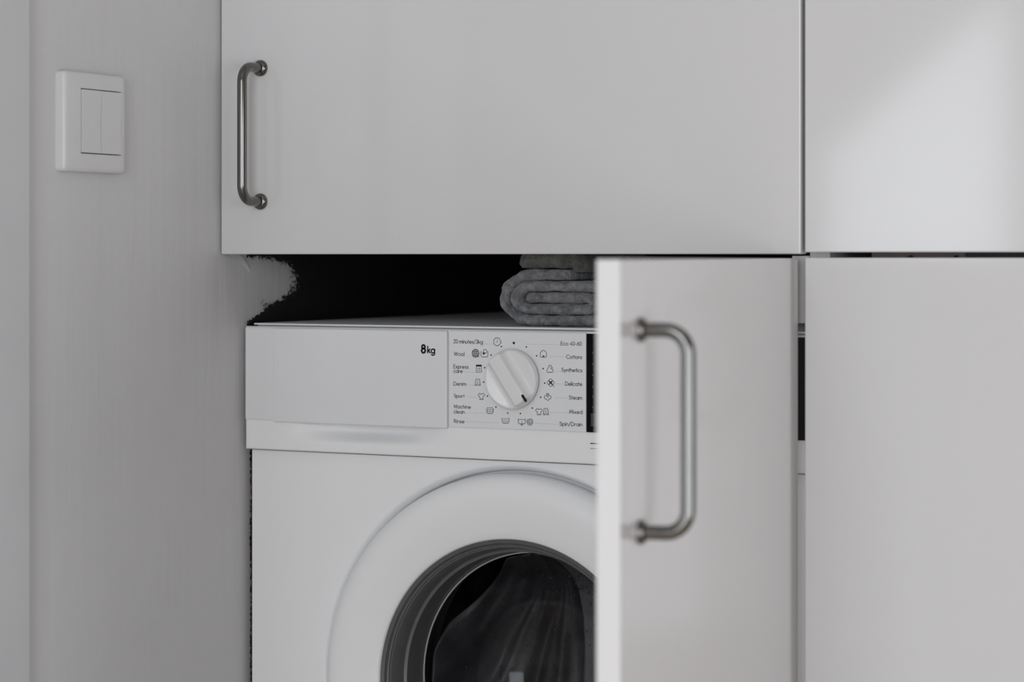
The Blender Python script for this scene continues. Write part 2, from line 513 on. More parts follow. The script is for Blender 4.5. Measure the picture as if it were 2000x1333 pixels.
# lower right cabinet, closed
Z_LO = at(1700, 503.5, YC).z
c3 = empty('base_cabinet')
tag(c3, 'closed white base cabinet beside the open machine cupboard', 'cabinet', 'white base cabinets')
xs0, xs1 = X_R0 - GAP_X / 2 + 0.0003, X_R1 + 0.002
boxo('side_panel', xs0, xs0 + 0.018, YC + DT + 0.002, 0.56, 0.0, Z_UP + 0.0025, M['carcass'], c3)
boxo('side_panel', xs1 - 0.018, xs1, YC + DT + 0.002, 0.56, 0.0, Z_UP + 0.0025, M['carcass'], c3)
boxo('bottom_panel', xs0 + 0.018, xs1 - 0.018, YC + DT + 0.002, 0.55, 0.10, 0.118, M['carcass'], c3)
boxo('back_panel', xs0 + 0.018, xs1 - 0.018, 0.55, 0.556, 0.0, Z_UP + 0.002, M['carcass'], c3)
xa, xb, xm = at(1703, 498, -0.012).x, at(1885, 498, -0.012).x, xs1 - 0.018
bm = bmesh.new(); box(bm, xa, xb, -0.012, 0.003, 0.84, Z_UP + 0.0022)
bmesh.ops.recalc_face_normals(bm, faces=bm.faces)
rail = obj('front_rail', bm, M['rail'], c3)
bm = bmesh.new()
for px in (1779, 1868):                       # two blind holes drilled in its face
    q = at(px, 502, -0.012)
    lathe_y(bm, q.x, q.z - 0.003, [(0.0, -0.016), (0.0043, -0.016), (0.0043, 0.001), (0.0, 0.001)], 24)
drill = obj('drill', bm, None)
md = rail.modifiers.new('holes', 'BOOLEAN'); md.object = drill; md.operation = 'DIFFERENCE'; md.solver = 'EXACT'
bored = bpy.data.meshes.new_from_object(rail.evaluated_get(bpy.context.evaluated_depsgraph_get()))
rail.modifiers.clear(); rail.data = bored
bpy.data.objects.remove(drill)
boxo('rear_rail', xb, xm, -0.010, 0.005, 0.84, Z_UP + 0.0022, M['dark_rail'], c3)
boxo('plinth', xs0, xs1, 0.02, 0.036, 0.0, 0.098, M['carcass'], c3)
door_panel('door', 0.597, Z_LO - 0.105, c3, (X_R1, YC, 0.105))

# machine cupboard with its door swung open
c4 = empty('base_cabinet')
tag(c4, 'white machine cupboard with its handled door swung wide open', 'cabinet', 'white base cabinets')
XH = XW + 0.6 - 0.0005
ZL_OPEN = at(1400, 502.5, YC).z - 0.001
q0, q1 = at(1547, 500, YC + DT + 0.001), at(1570, 632, YC + DT + 0.001)
boxo('hinge_block', q0.x, xs0 - 0.0004, YC + DT + 0.001, YC + DT + 0.013, q1.z, Z_UP - 0.0015, M['lacquer'], c4, 0.0006)
d4 = door_panel('door', 0.597, ZL_OPEN - 0.105, c4, (XH, YC, 0.105), radians(100.48))
bm = bmesh.new(); handle_mesh(bm, -(0.597 - 0.048), 0, CAM_Z - 0.1113 - 0.105)
tag(obj('handle', bm, M['steel'], d4, True, 50), 'brushed nickel bow handle')

# ------------------------------------------------------------------ washing machine
wm = empty('washing_machine', (0, 0, 0))
tag(wm, 'white front-loading washing machine with a programme dial and round door', 'washing machine')
XM = 0.298
Z_FT, Z_FB = CAM_Z - 0.0693, CAM_Z - 0.1905
Y_BODY = 0.009
PZ, PR = CAM_Z - 0.4064, 0.1433      # porthole centre height, radius of its white ring's inner edge

# body: five sheets around the front panel
xb_ = 0.2955
boxo('side_sheet', -xb_, -xb_ + 0.002, Y_BODY + 0.002, 0.56, 0.02, Z_FT - 0.012, M['enamel'], wm)
boxo('side_sheet', xb_ - 0.002, xb_, Y_BODY + 0.002, 0.56, 0.02, Z_FT - 0.012, M['enamel'], wm)
boxo('back_sheet', -xb_, xb_, 0.558, 0.56, 0.02, Z_FT - 0.012, M['enamel'], wm)
boxo('bottom_sheet', -xb_, xb_, Y_BODY + 0.002, 0.558, 0.018, 0.02, M['enamel'], wm)
for sx in (-1, 1):
    for y in (0.06, 0.5):
        bm = bmesh.new()
        for (r, z0, z1) in ((0.02, 0.0, 0.008), (0.008, 0.008, 0.02)):
            tube(bm, [(sx * 0.25, y, z0), (sx * 0.25, y, z1)], r, 16)
        obj('foot', bm, M['rubber'], wm, True)
# front sheet: rectangle with an embossed round opening
bm = bmesh.new()
zt, zb = Z_FB - 0.0012, 0.02
angs = sorted([2 * pi * k / 120 for k in range(120)] + [atan2(z - PZ, x) % (2 * pi) for x in (-xb_, xb_) for z in (zt, zb)])


def rect_pt(a):
    cx, sx = cos(a), sin(a)
    t = 1e9
    if cx > 1e-9: t = min(t, xb_ / cx)
    if cx < -1e-9: t = min(t, -xb_ / cx)
    if sx > 1e-9: t = min(t, (zt - PZ) / sx)
    if sx < -1e-9: t = min(t, (zb - PZ) / sx)
    return (t * cx, PZ + t * sx)


prof = [(0.2125, 0.0), (0.2110, 0.0005), (0.2095, 0.0020), (0.2070, 0.0055), (0.2058, 0.0080), (0.2050, 0.013), (0.1950, 0.0135)]
rings = [[bm.verts.new((rect_pt(a)[0], Y_BODY + 0.012, rect_pt(a)[1])) for a in angs]]
rings.append([bm.verts.new((rect_pt(a)[0], Y_BODY, rect_pt(a)[1])) for a in angs])
for r, dy in prof:
    rings.append([bm.verts.new((r * cos(a), Y_BODY + dy, PZ + r * sin(a))) for a in angs])
for ra, rb in zip(rings, rings[1:]):
    for k in range(len(angs)):
        l = (k + 1) % len(angs)
        bm.faces.new((ra[k], ra[l], rb[l], rb[k]))
bmesh.ops.recalc_face_normals(bm, faces=bm.faces)
obj('front_sheet', bm, M['enamel'], wm, True, 30)

# lid
zl = Z_FT + 0.0028
boxo('top_lid', -0.2925, 0.2925, 0.0075, 0.57, Z_FT + 0.0012, zl, M['lid'], wm, 0.0005, 2)
boxo('lid_support', -0.2915, 0.2915, 0.0135, 0.565, Z_FT - 0.012, Z_FT + 0.00125, M['enamel'], wm)

# fascia with the finger scoop under the drawer, a height field over x and z
bm = bmesh.new()
NX, NZ = 130, 70
q_d0, q_d1 = at(536, 824.5, 0), at(876, 837.5, 0)
Z_DB = (q_d0.z + q_d1.z) / 2
X_D0, X_D1 = q_d0.x, q_d1.x
X_C0, X_C1 = at(878.5, 740, 0).x, at(1146, 740, 0).x
sc = at(715, 853, 0)


def fascia_y(x, z):
    # a shallow dish pressed in below the drawer front
    u = (x - sc.x) / 0.088; v = (z - (Z_DB - 0.0005)) / 0.0165
    dish = 0.0
    if abs(u) < 1:
        k = (1 - u * u) ** 1.2
        if v <= 0:
            w_ = min(1.0, max(0.0, (v + 1.12) / 0.75)); w_ = w_ * w_ * (3 - 2 * w_)
            dish = 0.0135 * k * w_
        else: dish = 0.0135 * k * max(0.0, 1 - v / 0.4)
    r = 0.002                               # rounded rim
    e = min(x + XM, XM - x, Z_FT - z, z - Z_FB)
    rim = r - sqrt(max(0.0, r * r - (r - e) ** 2)) if e < r else 0.0
    return 0.0006 + dish + rim


xs = [-XM, -XM + 0.0003, -XM + 0.0008, -XM + 0.0014, -XM + 0.002] + [-XM + 0.002 + (2 * XM - 0.004) * i / NX for i in range(1, NX)] + [XM - 0.002, XM - 0.0014, XM - 0.0008, XM - 0.0003, XM]
zs = [Z_FB, Z_FB + 0.0003, Z_FB + 0.0008, Z_FB + 0.0014, Z_FB + 0.002] + [Z_FB + 0.002 + (Z_FT - Z_FB - 0.004) * i / NZ for i in range(1, NZ)] + [Z_FT - 0.002, Z_FT - 0.0014, Z_FT - 0.0008, Z_FT - 0.0003, Z_FT]
g = [[bm.verts.new((x, fascia_y(x, z), z)) for x in xs] for z in zs]
for j in range(len(zs) - 1):
    for i in range(len(xs) - 1):
        bm.faces.new((g[j][i], g[j][i + 1], g[j + 1][i + 1], g[j + 1][i]))
loop = g[0] + [g[j][-1] for j in range(1, len(zs))] + g[-1][-2::-1] + [g[j][0] for j in range(len(zs) - 2, 0, -1)]
back = [bm.verts.new((v.co.x, 0.0065, v.co.z)) for v in loop]
for k in range(len(loop)):
    l = (k + 1) % len(loop)
    bm.faces.new((loop[l], loop[k], back[k], back[l]))
bmesh.ops.recalc_face_normals(bm, faces=bm.faces)
obj('fascia', bm, M['fascia'], wm, True, 50)

ztop = Z_FT - 0.0012
fl = boxo('end_plate', -XM + 0.001, X_D0 - 0.0006, -0.0011, 0.003, at(510, 820.5, 0).z, ztop, M['panel'], wm, 0.0008, 2)
dr = boxo('detergent_drawer', X_D0, X_D1, -0.0032, 0.003, Z_DB, ztop, M['panel'], wm, 0.0015, 3)
cp = boxo('control_panel', X_C0, X_C1, -0.0016, 0.003, at(1010, 839.5, 0).z, ztop, M['panel'], wm, 0.0007, 2)
dp = boxo('display', X_C1 + 0.0003, 0.290, -0.0014, 0.003, at(1155, 845, 0).z, ztop - 0.0006, M['display'], wm, 0.0006, 2)

# --- print on the plates: real, very thin ink
Y_CP, Y_DR, Y_DP = -0.00166, -0.00326, -0.00146


XH_, RO = 0.62, 0.31


def el(cx, cy, rx, ry, a0, a1, n=14):
    return [(cx + rx * cos(radians(a0 + (a1 - a0) * k / n)), cy + ry * sin(radians(a0 + (a1 - a0) * k / n))) for k in range(n + 1)]


BOWL = el(RO, RO, RO, RO, 0, 360, 20)
ARCH = lambda x, w, h=XH_: [(x, 0), (x, h - w / 2)] + el(x + w / 2, h - w / 2, w / 2, w / 2, 180, 0, 10) + [(x + w, 0)]
GLYPH = {          # plain geometric lettering drawn as strokes; height of a capital is 1
    'a': (0.62, [BOWL, [(0.62, XH_), (0.62, 0)]]),
    'c': (0.52, [el(RO, RO, RO, RO, 48, 312)]),
    'd': (0.62, [BOWL, [(0.62, 1.05), (0.62, 0)]]),
    'e': (0.62, [[(0.0, RO), (0.62, RO)], el(RO, RO, RO, RO, 0, 315)]),
    'g': (0.62, [BOWL, [(0.62, XH_), (0.62, -0.1)] + el(RO, -0.1, RO, 0.24, 0, -150, 10)]),
    'h': (0.48, [[(0, 1.05), (0, 0)], ARCH(0, 0.48)]),
    'i': (0.02, [[(0, XH_), (0, 0)], [(0, 0.84), (0, 0.95)]]),
    'k': (0.46, [[(0, 1.05), (0, 0)], [(0.44, XH_), (0.03, 0.30)], [(0.14, 0.38), (0.47, 0)]]),
    'l': (0.02, [[(0, 1.05), (0, 0)]]),
    'm': (0.84, [[(0, XH_), (0, 0)], ARCH(0, 0.42), ARCH(0.42, 0.42)]),
    'n': (0.48, [[(0, XH_), (0, 0)], ARCH(0, 0.48)]),
    'o': (0.62, [BOWL]),
    'p': (0.62, [BOWL, [(0, XH_), (0, -0.34)]]),
    'r': (0.26, [[(0, XH_), (0, 0)], [(0, 0.38)] + el(0.2, 0.40, 0.2, 0.2, 165, 70, 6)]),
    's': (0.40, [[(0.38, 0.50)] + el(0.2, 0.47, 0.17, 0.15, 35, 240, 8) + el(0.2, 0.16, 0.19, 0.16, 60, -150, 8)]),
    't': (0.30, [[(0.15, 0.90), (0.15, 0)], [(0, XH_), (0.31, XH_)]]),
    'u': (0.48, [[(0, XH_), (0, 0.24)] + el(0.24, 0.24, 0.24, 0.24, 180, 360, 10) + [(0.48, XH_)], [(0.48, 0.3), (0.48, 0)]]),
    'x': (0.46, [[(0, XH_), (0.46, 0)], [(0.46, XH_), (0, 0)]]),
    'y': (0.50, [[(0, XH_), (0.26, 0.02)], [(0.50, XH_), (0.12, -0.34)]]),
    'C': (0.86, [el(0.5, 0.5, 0.5, 0.5, 45, 315)]),
    'D': (0.70, [[(0, 0), (0, 1), (0.22, 1)] + el(0.22, 0.5, 0.48, 0.5, 90, -90) + [(0, 0)]]),
    'E': (0.46, [[(0.46, 1), (0, 1), (0, 0), (0.46, 0)], [(0, 0.53), (0.42, 0.53)]]),
    'M': (0.86, [[(0, 0), (0.12, 1)], [(0.12, 1), (0.43, 0.12)], [(0.43, 0.12), (0.74, 1)], [(0.74, 1), (0.86, 0)]]),
    'R': (0.52, [[(0, 0), (0, 1), (0.22, 1)] + el(0.22, 0.74, 0.26, 0.26, 90, -90, 10) + [(0, 0.48)], [(0.18, 0.48), (0.54, 0)]]),
    'S': (0.50, [[(0.47, 0.82)] + el(0.25, 0.76, 0.22, 0.24, 30, 240, 10) + el(0.25, 0.27, 0.25, 0.27, 60, -155, 10)]),
    'W': (1.10, [[(0, 1), (0.28, 0)], [(0.28, 0), (0.55, 0.92)], [(0.55, 0.92), (0.82, 0)], [(0.82, 0), (1.10, 1)]]),
    '0': (0.54, [el(0.27, 0.5, 0.27, 0.5, 0, 360, 20)]),
    '2': (0.50, [el(0.25, 0.74, 0.25, 0.26, 170, -25, 10) + [(0.0, 0.0), (0.52, 0.0)]]),
    '3': (0.50, [el(0.24, 0.76, 0.23, 0.24, 160, -90, 10) + el(0.24, 0.26, 0.26, 0.26, 90, -160, 10)]),
    '4': (0.56, [[(0.44, 0), (0.44, 1), (0.0, 0.26), (0.58, 0.26)]]),
    '6': (0.54, [el(0.27, 0.29, 0.27, 0.29, 0, 360, 18), [(0.02, 0.38), (0.40, 1.0)]]),
    '8': (0.52, [el(0.26, 0.76, 0.21, 0.23, 0, 360, 16), el(0.26, 0.27, 0.26, 0.27, 0, 360, 16)]),
    '-': (0.28, [[(0, 0.36), (0.28, 0.36)]]),
    '/': (0.42, [[(0, -0.12), (0.42, 1.08)]]),
    ' ': (0.16, []),
}


def text(name, body, px0, px1, cap, base, Y, mat, parent, stroke=0.15, tilt=True):
    """lettering of flat ink strokes fitted to its place on the plate"""
    x = 0.0; strokes = []
    for ch in body:
        w_, st = GLYPH[ch]
        for ln in st: strokes.append([(x + u, v) for u, v in ln])
        x += w_ + 0.19
    x -= 0.19
    A, B = at(px0, base, Y), at(px1, base, Y)
    H = abs(at(px0, cap, Y).z - A.z); K = (B.x - A.x) / x
    z0 = A.z
    bm = bmesh.new(); hw = stroke * H / 2
    for ln in strokes:
        P = [Vector((A.x + u * K, Y, z0 + v * H)) for u, v in ln]
        n = len(P); cl = n > 3 and (P[0] - P[-1]).length < 1e-7
        if cl: P = P[:-1]; n -= 1
        pr = None; first = None
        for i in range(n):
            a_ = P[i - 1] if (i > 0 or cl) else P[i]; c_ = P[(i + 1) % n] if (i < n - 1 or cl) else P[i]
            t1 = (P[i] - a_); t2 = (c_ - P[i])
            t1 = t1.normalized() if t1.length > 1e-9 else t2.normalized(); t2 = t2.normalized() if t2.length > 1e-9 else t1
            t_ = (t1 + t2); t_ = t_.normalized() if t_.length > 1e-6 else t1
            nn = Vector((-t_.z, 0, t_.x)); m_ = min(1.8, 1 / max(0.35, t_.dot(t2)))
            ext = t1 * (hw * 0.6) * (0 if cl else (-1 if i == 0 else (1 if i == n - 1 else 0)))
            cur = (bm.verts.new(P[i] + nn * hw * m_ + ext), bm.verts.new(P[i] - nn * hw * m_ + ext))
            if pr: bm.faces.new((pr[0], pr[1], cur[1], cur[0]))
            else: first = cur
            pr = cur
        if cl: bm.faces.new((pr[0], pr[1], first[1], first[0]))
    for f_ in bm.faces:
        f_.normal_update()
        if f_.normal.y > 0: f_.normal_flip()
    return obj(name, bm, mat, parent)


Zq = lambda v: 630 + v / 6.06
Xq = lambda v: 860 + v / 6.06
for body, a, b_, c, bs in [
    ('20 minutes/3kg', 158, 500, 203, 247), ('Wool', 162, 284, 350, 394), ('Express', 158, 331, 501, 544),
    ('care', 158, 262, 552, 596), ('Denim', 158, 305, 705, 747), ('Sport', 162, 285, 848, 889),
    ('Machine', 162, 360, 975, 1016), ('clean', 160, 285, 1035, 1077), ('Rinse', 162, 284, 1148, 1190),
    ('Eco 40-60', 1427, 1673, 228, 271), ('Cottons', 1493, 1675, 386, 429), ('Synthetics', 1436, 1677, 540, 584),
    ('Delicate', 1480, 1677, 703, 748), ('Steam', 1525, 1678, 868, 912), ('Mixed', 1528, 1680, 1036, 1080),
        ('Spin/Drain', 1412, 1681, 1178, 1222)]:
    text('programme_name', body, Xq(a), Xq(b_), Zq(c), Zq(bs), Y_CP, M['print'], cp)
text('capacity_print', '8', 823.4, 830.6, 674.2, 689.4, Y_DR, M['black'], dr, 0.26)
text('capacity_print', 'kg', 835.3, 848.8, 677.5, 689.8, Y_DR, M['black'], dr, 0.22)


def ink_pt(u, v, Y=Y_CP):
    return at(Xq(u), Zq(v), Y)


def ribbon(bm, pts, w=1.15, Y=Y_CP, closed=False):
    """flat ink line through plate points; w is the stroke in mm/2"""
    P = [ink_pt(u, v, Y) for u, v in pts]
    n = len(P); hw = w * 0.00024
    out = []
    for i in range(n):
        a = P[i - 1] if (i > 0 or closed) else P[i]
        c = P[(i + 1) % n] if (i < n - 1 or closed) else P[i]
        t = (c - a)
        t = t.normalized() if t.length > 0 else Vector((1, 0, 0))
        nn = Vector((-t.z, 0, t.x))
        out.append((bm.verts.new(P[i] + nn * hw), bm.verts.new(P[i] - nn * hw)))
    for i in range(n if closed else n - 1):
        a, c = out[i], out[(i + 1) % n]
        bm.faces.new((a[0], a[1], c[1], c[0]))


def disc(bm, u, v, r, Y=Y_CP, n=14, rz=None):
    c = ink_pt(u, v, Y); s = r / 6.06 / 2105
    bm.faces.new([bm.verts.new((c.x + s * cos(2 * pi * k / n), Y, c.z + s * sin(2 * pi * k / n))) for k in range(n)])


def poly(bm, pts, Y=Y_CP):
    bm.faces.new([bm.verts.new(ink_pt(u, v, Y)) for u, v in pts])


def circ(u, v, ru, rv, a0=0, a1=360, n=24):
    return [(u + ru * cos(radians(a0 + (a1 - a0) * k / n)), v + rv * sin(radians(a0 + (a1 - a0) * k / n))) for k in range(n + 1)]


def icon(fn):
    bm = bmesh.new(); fn(bm)
    bmesh.ops.recalc_face_normals(bm, faces=bm.faces)
    return obj('programme_icon', bm, M['print'], cp)


def shirt(bm, ox=0, oy=0):
    pts = [(468, 838), (445, 860), (458, 880), (466, 872), (466, 915), (507, 915), (507, 872), (515, 880), (526, 860), (505, 838), (496, 850), (478, 850)]
    ribbon(bm, [(u + ox, v + oy) for u, v in pts], 1.2, closed=True)
    ribbon(bm, [(466 + ox, 905 + oy), (507 + ox, 905 + oy)], 0.8)


def pants(bm, ox=0, oy=0):
    pts = [(421, 672), (412, 750), (432, 750), (442, 700), (453, 750), (473, 750), (463, 672)]
    ribbon(bm, [(u + ox, v + oy) for u, v in pts], 1.25, closed=True)
    ribbon(bm, [(442 + ox, 672 + oy), (442 + ox, 700 + oy)], 0.8)
    ribbon(bm, [(413 + ox, 741 + oy), (434 + ox, 741 + oy)], 0.8); ribbon(bm, [(451 + ox, 741 + oy), (471 + ox, 741 + oy)], 0.8)


def ic_clock(bm):
    ribbon(bm, circ(672, 230, 42, 47, 20, 325))
    ribbon(bm, [(676, 203), (676, 234), (656, 234)], 0.9)
    for u, v in ((700, 213), (704, 228), (708, 243)): ribbon(bm, [(u, v), (u + 20, v)], 1.0)


def ic_wool(bm):
    ribbon(bm, circ(417, 367, 41, 46), 1.4, closed=False)
    for k in (-24, -12, 0, 12, 24):
        hgt = 44 * sqrt(1 - (k / 41) ** 2)
        ribbon(bm, [(417 + k - 4, 367 - hgt), (417 + k + 4, 367 + hgt)], 1.0)
    for k in (-22, 0, 22):
        wd = 38 * sqrt(1 - (k / 46) ** 2)
        ribbon(bm, [(417 - wd, 367 + k), (417 + wd, 367 + k + 5)], 0.9)
    ribbon(bm, [(440, 402), (462, 408)], 1.0)


def ic_hand(bm):
    ribbon(bm, [(482, 342), (482, 397), (495, 411), (551, 411), (563, 397), (563, 342)])
    ribbon(bm, circ(529, 344, 20, 23)); disc(bm, 514, 368, 15)


def ic_express(bm):
    ribbon(bm, [(425, 505), (425, 592), (487, 592), (487, 505)], 1.3, closed=True)
    poly(bm, [(424, 502), (488, 502), (488, 524), (424, 524)])
    ribbon(bm, [(440, 543), (440, 577), (472, 577), (472, 543)], 0.9, closed=True)
    ribbon(bm, [(448, 553), (464, 553), (464, 570)], 0.8)


def ic_clean(bm):
    ribbon(bm, [(545, 1018), (547, 1064), (562, 1081), (610, 1081), (626, 1064), (628, 1018)])
    for u in (563, 587, 611):
        for v in (1013, 1036, 1058): disc(bm, u, v, 7)


def ic_rinse(bm):
    ribbon(bm, [(730, 1130), (732, 1180), (746, 1196), (800, 1196), (812, 1180), (815, 1130)])
    for v in (1140, 1158, 1177):
        for u in (741, 757, 773, 789): ribbon(bm, [(u, v), (u + 12, v)], 0.9)


def ic_drain(bm):
    ribbon(bm, [(922, 1142), (925, 1190), (940, 1203), (990, 1203), (1005, 1190), (1007, 1142)])
    ribbon(bm, [(924, 1151), (1005, 1151)], 0.9); ribbon(bm, [(964, 1165), (964, 1218)], 0.9); ribbon(bm, [(950, 1217), (978, 1217)], 1.2)


def ic_spin(bm):
    ribbon(bm, [(1063 + (7 + 33 * k / 60) * cos(k / 60 * 2.6 * 2 * pi), 1177 + (8 + 38 * k / 60) * sin(k / 60 * 2.6 * 2 * pi)) for k in range(61)], 1.1)


def ic_cotton(bm):
    ribbon(bm, [(1182, 365), (1190, 352), (1210, 334), (1220, 330), (1230, 334), (1250, 352), (1258, 365), (1258, 402), (1248, 414), (1192, 414), (1182, 402)], closed=True)
    poly(bm, [(1203, 394), (1212, 391), (1220, 396), (1228, 391), (1237, 394), (1220, 412)])


def ic_synth(bm):
    ribbon(bm, [(1330, 548), (1310, 512), (1299, 506), (1288, 512), (1258, 574), (1263, 591), (1332, 591), (1340, 576), (1300, 533)])


def ic_delicate(bm):
    for u, v in ((1305, 692), (1284, 715), (1328, 715), (1306, 737)): ribbon(bm, circ(u, v, 20, 22), 1.0)
    ribbon(bm, [(1288, 695), (1350, 766)], 0.9); ribbon(bm, [(1326, 695), (1288, 736)], 0.9)


def ic_steam(bm):
    ribbon(bm, [(1258, 843), (1284, 843), (1286, 868), (1303, 868), (1313, 886), (1303, 906), (1286, 911), (1272, 930), (1257, 911), (1240, 906), (1230, 886), (1240, 868), (1256, 868)], 1.2, closed=True)
    ribbon(bm, [(1265, 850), (1265, 893)], 1.0); ribbon(bm, [(1277, 850), (1277, 893)], 1.0)


for f in (ic_clock, ic_wool, ic_hand, ic_express, pants, shirt, ic_clean, ic_rinse, ic_drain, ic_spin, ic_cotton, ic_synth, ic_delicate, ic_steam,
          lambda b: shirt(b, 682, 182), lambda b: pants(b, 807, 348)):
    icon(f)
for (u, v, r) in [(870, 245, 16)] + [(u, v, 9.5) for u, v in ((722, 287), (1018, 292), (600, 388), (1140, 397), (525, 537), (1217, 548), (512, 707),
                                     (1235, 721), (558, 873), (1188, 888), (658, 1003), (1088, 1015), (797, 1076), (948, 1080))]:
    bm = bmesh.new(); disc(bm, u, v, r)
    obj('programme_dot', bm, M['black'], cp)
for (u0, v0, u1, v1) in [(525, 255, 620, 259), (1030, 259, 1415, 264), (300, 401, 355, 403), (275, 589, 412, 594), (1300, 404, 1480, 408),
                         (1382, 577, 1425, 578), (320, 742, 400, 745), (1365, 727, 1460, 730), (322, 884, 425, 889), (1360, 892, 1510, 896),
                         (292, 1069, 530, 1078), (1300, 1065, 1515, 1071), (310, 1174, 690, 1190), (1120, 1196, 1400, 1208)]:
    bm = bmesh.new(); n = max(2, int((u1 - u0) / 19))
    for k in range(n + 1):
        disc(bm, u0 + (u1 - u0) * k / n, v0 + (v1 - v0) * k / n, 3.6, n=8)
    obj('dotted_line', bm, M['leader'], cp)

# display marks (dim, unlit)
for v in (360, 495, 625, 765, 880, 1005):
    bm = bmesh.new(); disc(bm, 1805, v, 11, Y_DP, 12)
    obj('indicator', bm, M['display_mark'], dp)
a0, a1 = at(1154, 808, Y_DP), at(1200, 835, Y_DP)
boxo('indicator_field', a0.x, a1.x, Y_DP, Y_DP + 0.0004, a1.z, a0.z, M['display_mark'], dp)
# two short engraved lines on the lower strip
for (yy, hh, mt) in ((866.5, 0.0005, 'groove'), (876.5, 0.0003, 'leader')):
    a0 = at(1153, yy, 0.0005); boxo('engraved_line', a0.x, a0.x + 0.034, 0.00045, 0.0012, a0.z - hh, a0.z + hh, M[mt], wm)

# dial: stem, skirt standing clear of the panel, raised diagonal grip
DX, DZ, DR = at(1003.5, 741, 0).x, at(1003.5, 741, 0).z, 0.0279
bm = bmesh.new(); lathe_y(bm, DX, DZ, [(0.0, -0.0046), (0.0245, -0.0046), (0.0245, -0.0010), (0.0, -0.0010)], 72)
obj('dial_stem', bm, M['panel'], wm, True, 40)
bm = bmesh.new()
ga = radians(35)
ux, uz = cos(ga), sin(ga)       # across the grip
vx, vz = sin(ga), -cos(ga)      # along the grip, towards the pointer


def dial_h(x, z):
    r = sqrt(x * x + z * z)
    u = abs(x * ux + z * uz); s = x * vx + z * vz
    k = min(1.0, max(0.0, (DR - r) / (0.10 * DR)))
    edge = sqrt(1 - (1 - k) ** 2)
    wgrip = 0.0062
    if u < wgrip: hh = 0.0112
    else:
        t = min(1.0, (u - wgrip) / 0.0095)
        hh = 0.0030 + 0.0082 * (1 - t) ** 2.6 + 0.0030 * max(0.0, (u - wgrip - 0.006) / 0.015)
    endf = min(1.0, max(0.0, (0.985 * DR - r) / (0.10 * DR)))
    endf = endf * endf * (3 - 2 * endf)
    hh = 0.0042 + (hh - 0.0042) * endf
    return 0.0040 + hh * 0.92 * edge


NR, NA = 46, 120
prev = [bm.verts.new((DX, -dial_h(0, 0), DZ))]
for i in range(1, NR + 1):
    r = DR * (i / NR) ** 0.8 if i < NR else DR
    cur = []
    for k in range(NA):
        x, z = r * cos(2 * pi * k / NA), r * sin(2 * pi * k / NA)
        cur.append(bm.verts.new((DX + x, -dial_h(x, z), DZ + z)))
    for k in range(NA):
        l = (k + 1) % NA
        if len(prev) == 1: bm.faces.new((prev[0], cur[k], cur[l]))
        else: bm.faces.new((prev[k], prev[l], cur[l], cur[k]))
    prev = cur
bmesh.ops.recalc_face_normals(bm, faces=bm.faces)
dial = obj('dial', bm, M['dial'], wm, True, 60)
bm = bmesh.new()
q = at(1023.3, 778.5, -0.0144)
n = 8
pts = []
hl, hw = 0.0028, 0.0012
for sgn, a0 in ((1, 0), (-1, pi)):
    for k in range(n + 1):
        a = a0 + pi * k / n
        pts.append((hw * cos(a), sgn * hl + hw * sin(a)))
vs = [bm.verts.new((q.x + a * ux - c * vx, -0.01442, q.z + a * uz - c * vz)) for a, c in pts]
vb = [bm.verts.new((v.co.x, -0.0137, v.co.z)) for v in vs]
bm.faces.new(vs)
for k in range(len(vs)):
    l = (k + 1) % len(vs); bm.faces.new((vs[k], vs[l], vb[l], vb[k]))
bmesh.ops.recalc_face_normals(bm, faces=bm.faces)
obj('pointer_mark', bm, M['black'], dial)

# porthole door
prof = [(0.1950, 0.018), (0.2030, 0.016), (0.2035, 0.006), (0.2022, -0.0005), (0.1990, -0.0048), (0.1940, -0.0078), (0.1880, -0.0092),
        (0.1800, -0.0094), (0.1700, -0.0082), (0.1600, -0.0062), (0.1500, -0.0035), (0.1445, -0.0018), (PR, -0.0008), (PR - 0.0006, 0.0010), (PR - 0.001, 0.010)]
bm = bmesh.new(); lathe_y(bm, 0, PZ, prof, 128)
pd = obj('porthole_door', bm, M['enamel'], wm, True, 40)
prof = [(PR - 0.0004, 0.006), (PR - 0.0004, 0.0006), (PR - 0.0012, -0.0002), (PR - 0.0042, 0.0016), (PR - 0.0050, 0.0040), (PR - 0.0054, 0.0046), (PR - 0.0060, 0.0040),
        (PR - 0.0072, 0.0046), (PR - 0.0078, 0.0062), (PR - 0.0084, 0.0062), (PR - 0.0092, 0.0070), (PR - 0.0112, 0.0220), (PR - 0.0122, 0.0250), (PR - 0.0150, 0.0262), (PR - 0.0165, 0.0420), (PR - 0.0172, 0.0550), (PR - 0.012, 0.060), (PR - 0.006, 0.06)]
bm = bmesh.new(); lathe_y(bm, 0, PZ, prof, 128)
obj('bezel', bm, M['bezel'], pd, True, 40)
# glass bowl
gp = [(PR - 0.0172, 0.052), (0.1245, 0.0545), (0.120, 0.060), (0.112, 0.078), (0.100, 0.100), (0.082, 0.118), (0.055, 0.130), (0.025, 0.1355), (0.0, 0.136)]
bm = bmesh.new(); lathe_y(bm, 0, PZ, gp, 96)
obj('glass_bowl', bm, M['glass'], pd, True, 60)
bm = bmesh.new()
lathe_y(bm, 0, PZ, [(0.1252 + 0.0009 * cos(2 * pi * k / 8), 0.0535 + 0.0009 * sin(2 * pi * k / 8)) for k in range(8)], 96, True)
obj('glass_rim', bm, M['seam'], pd, True, 60)
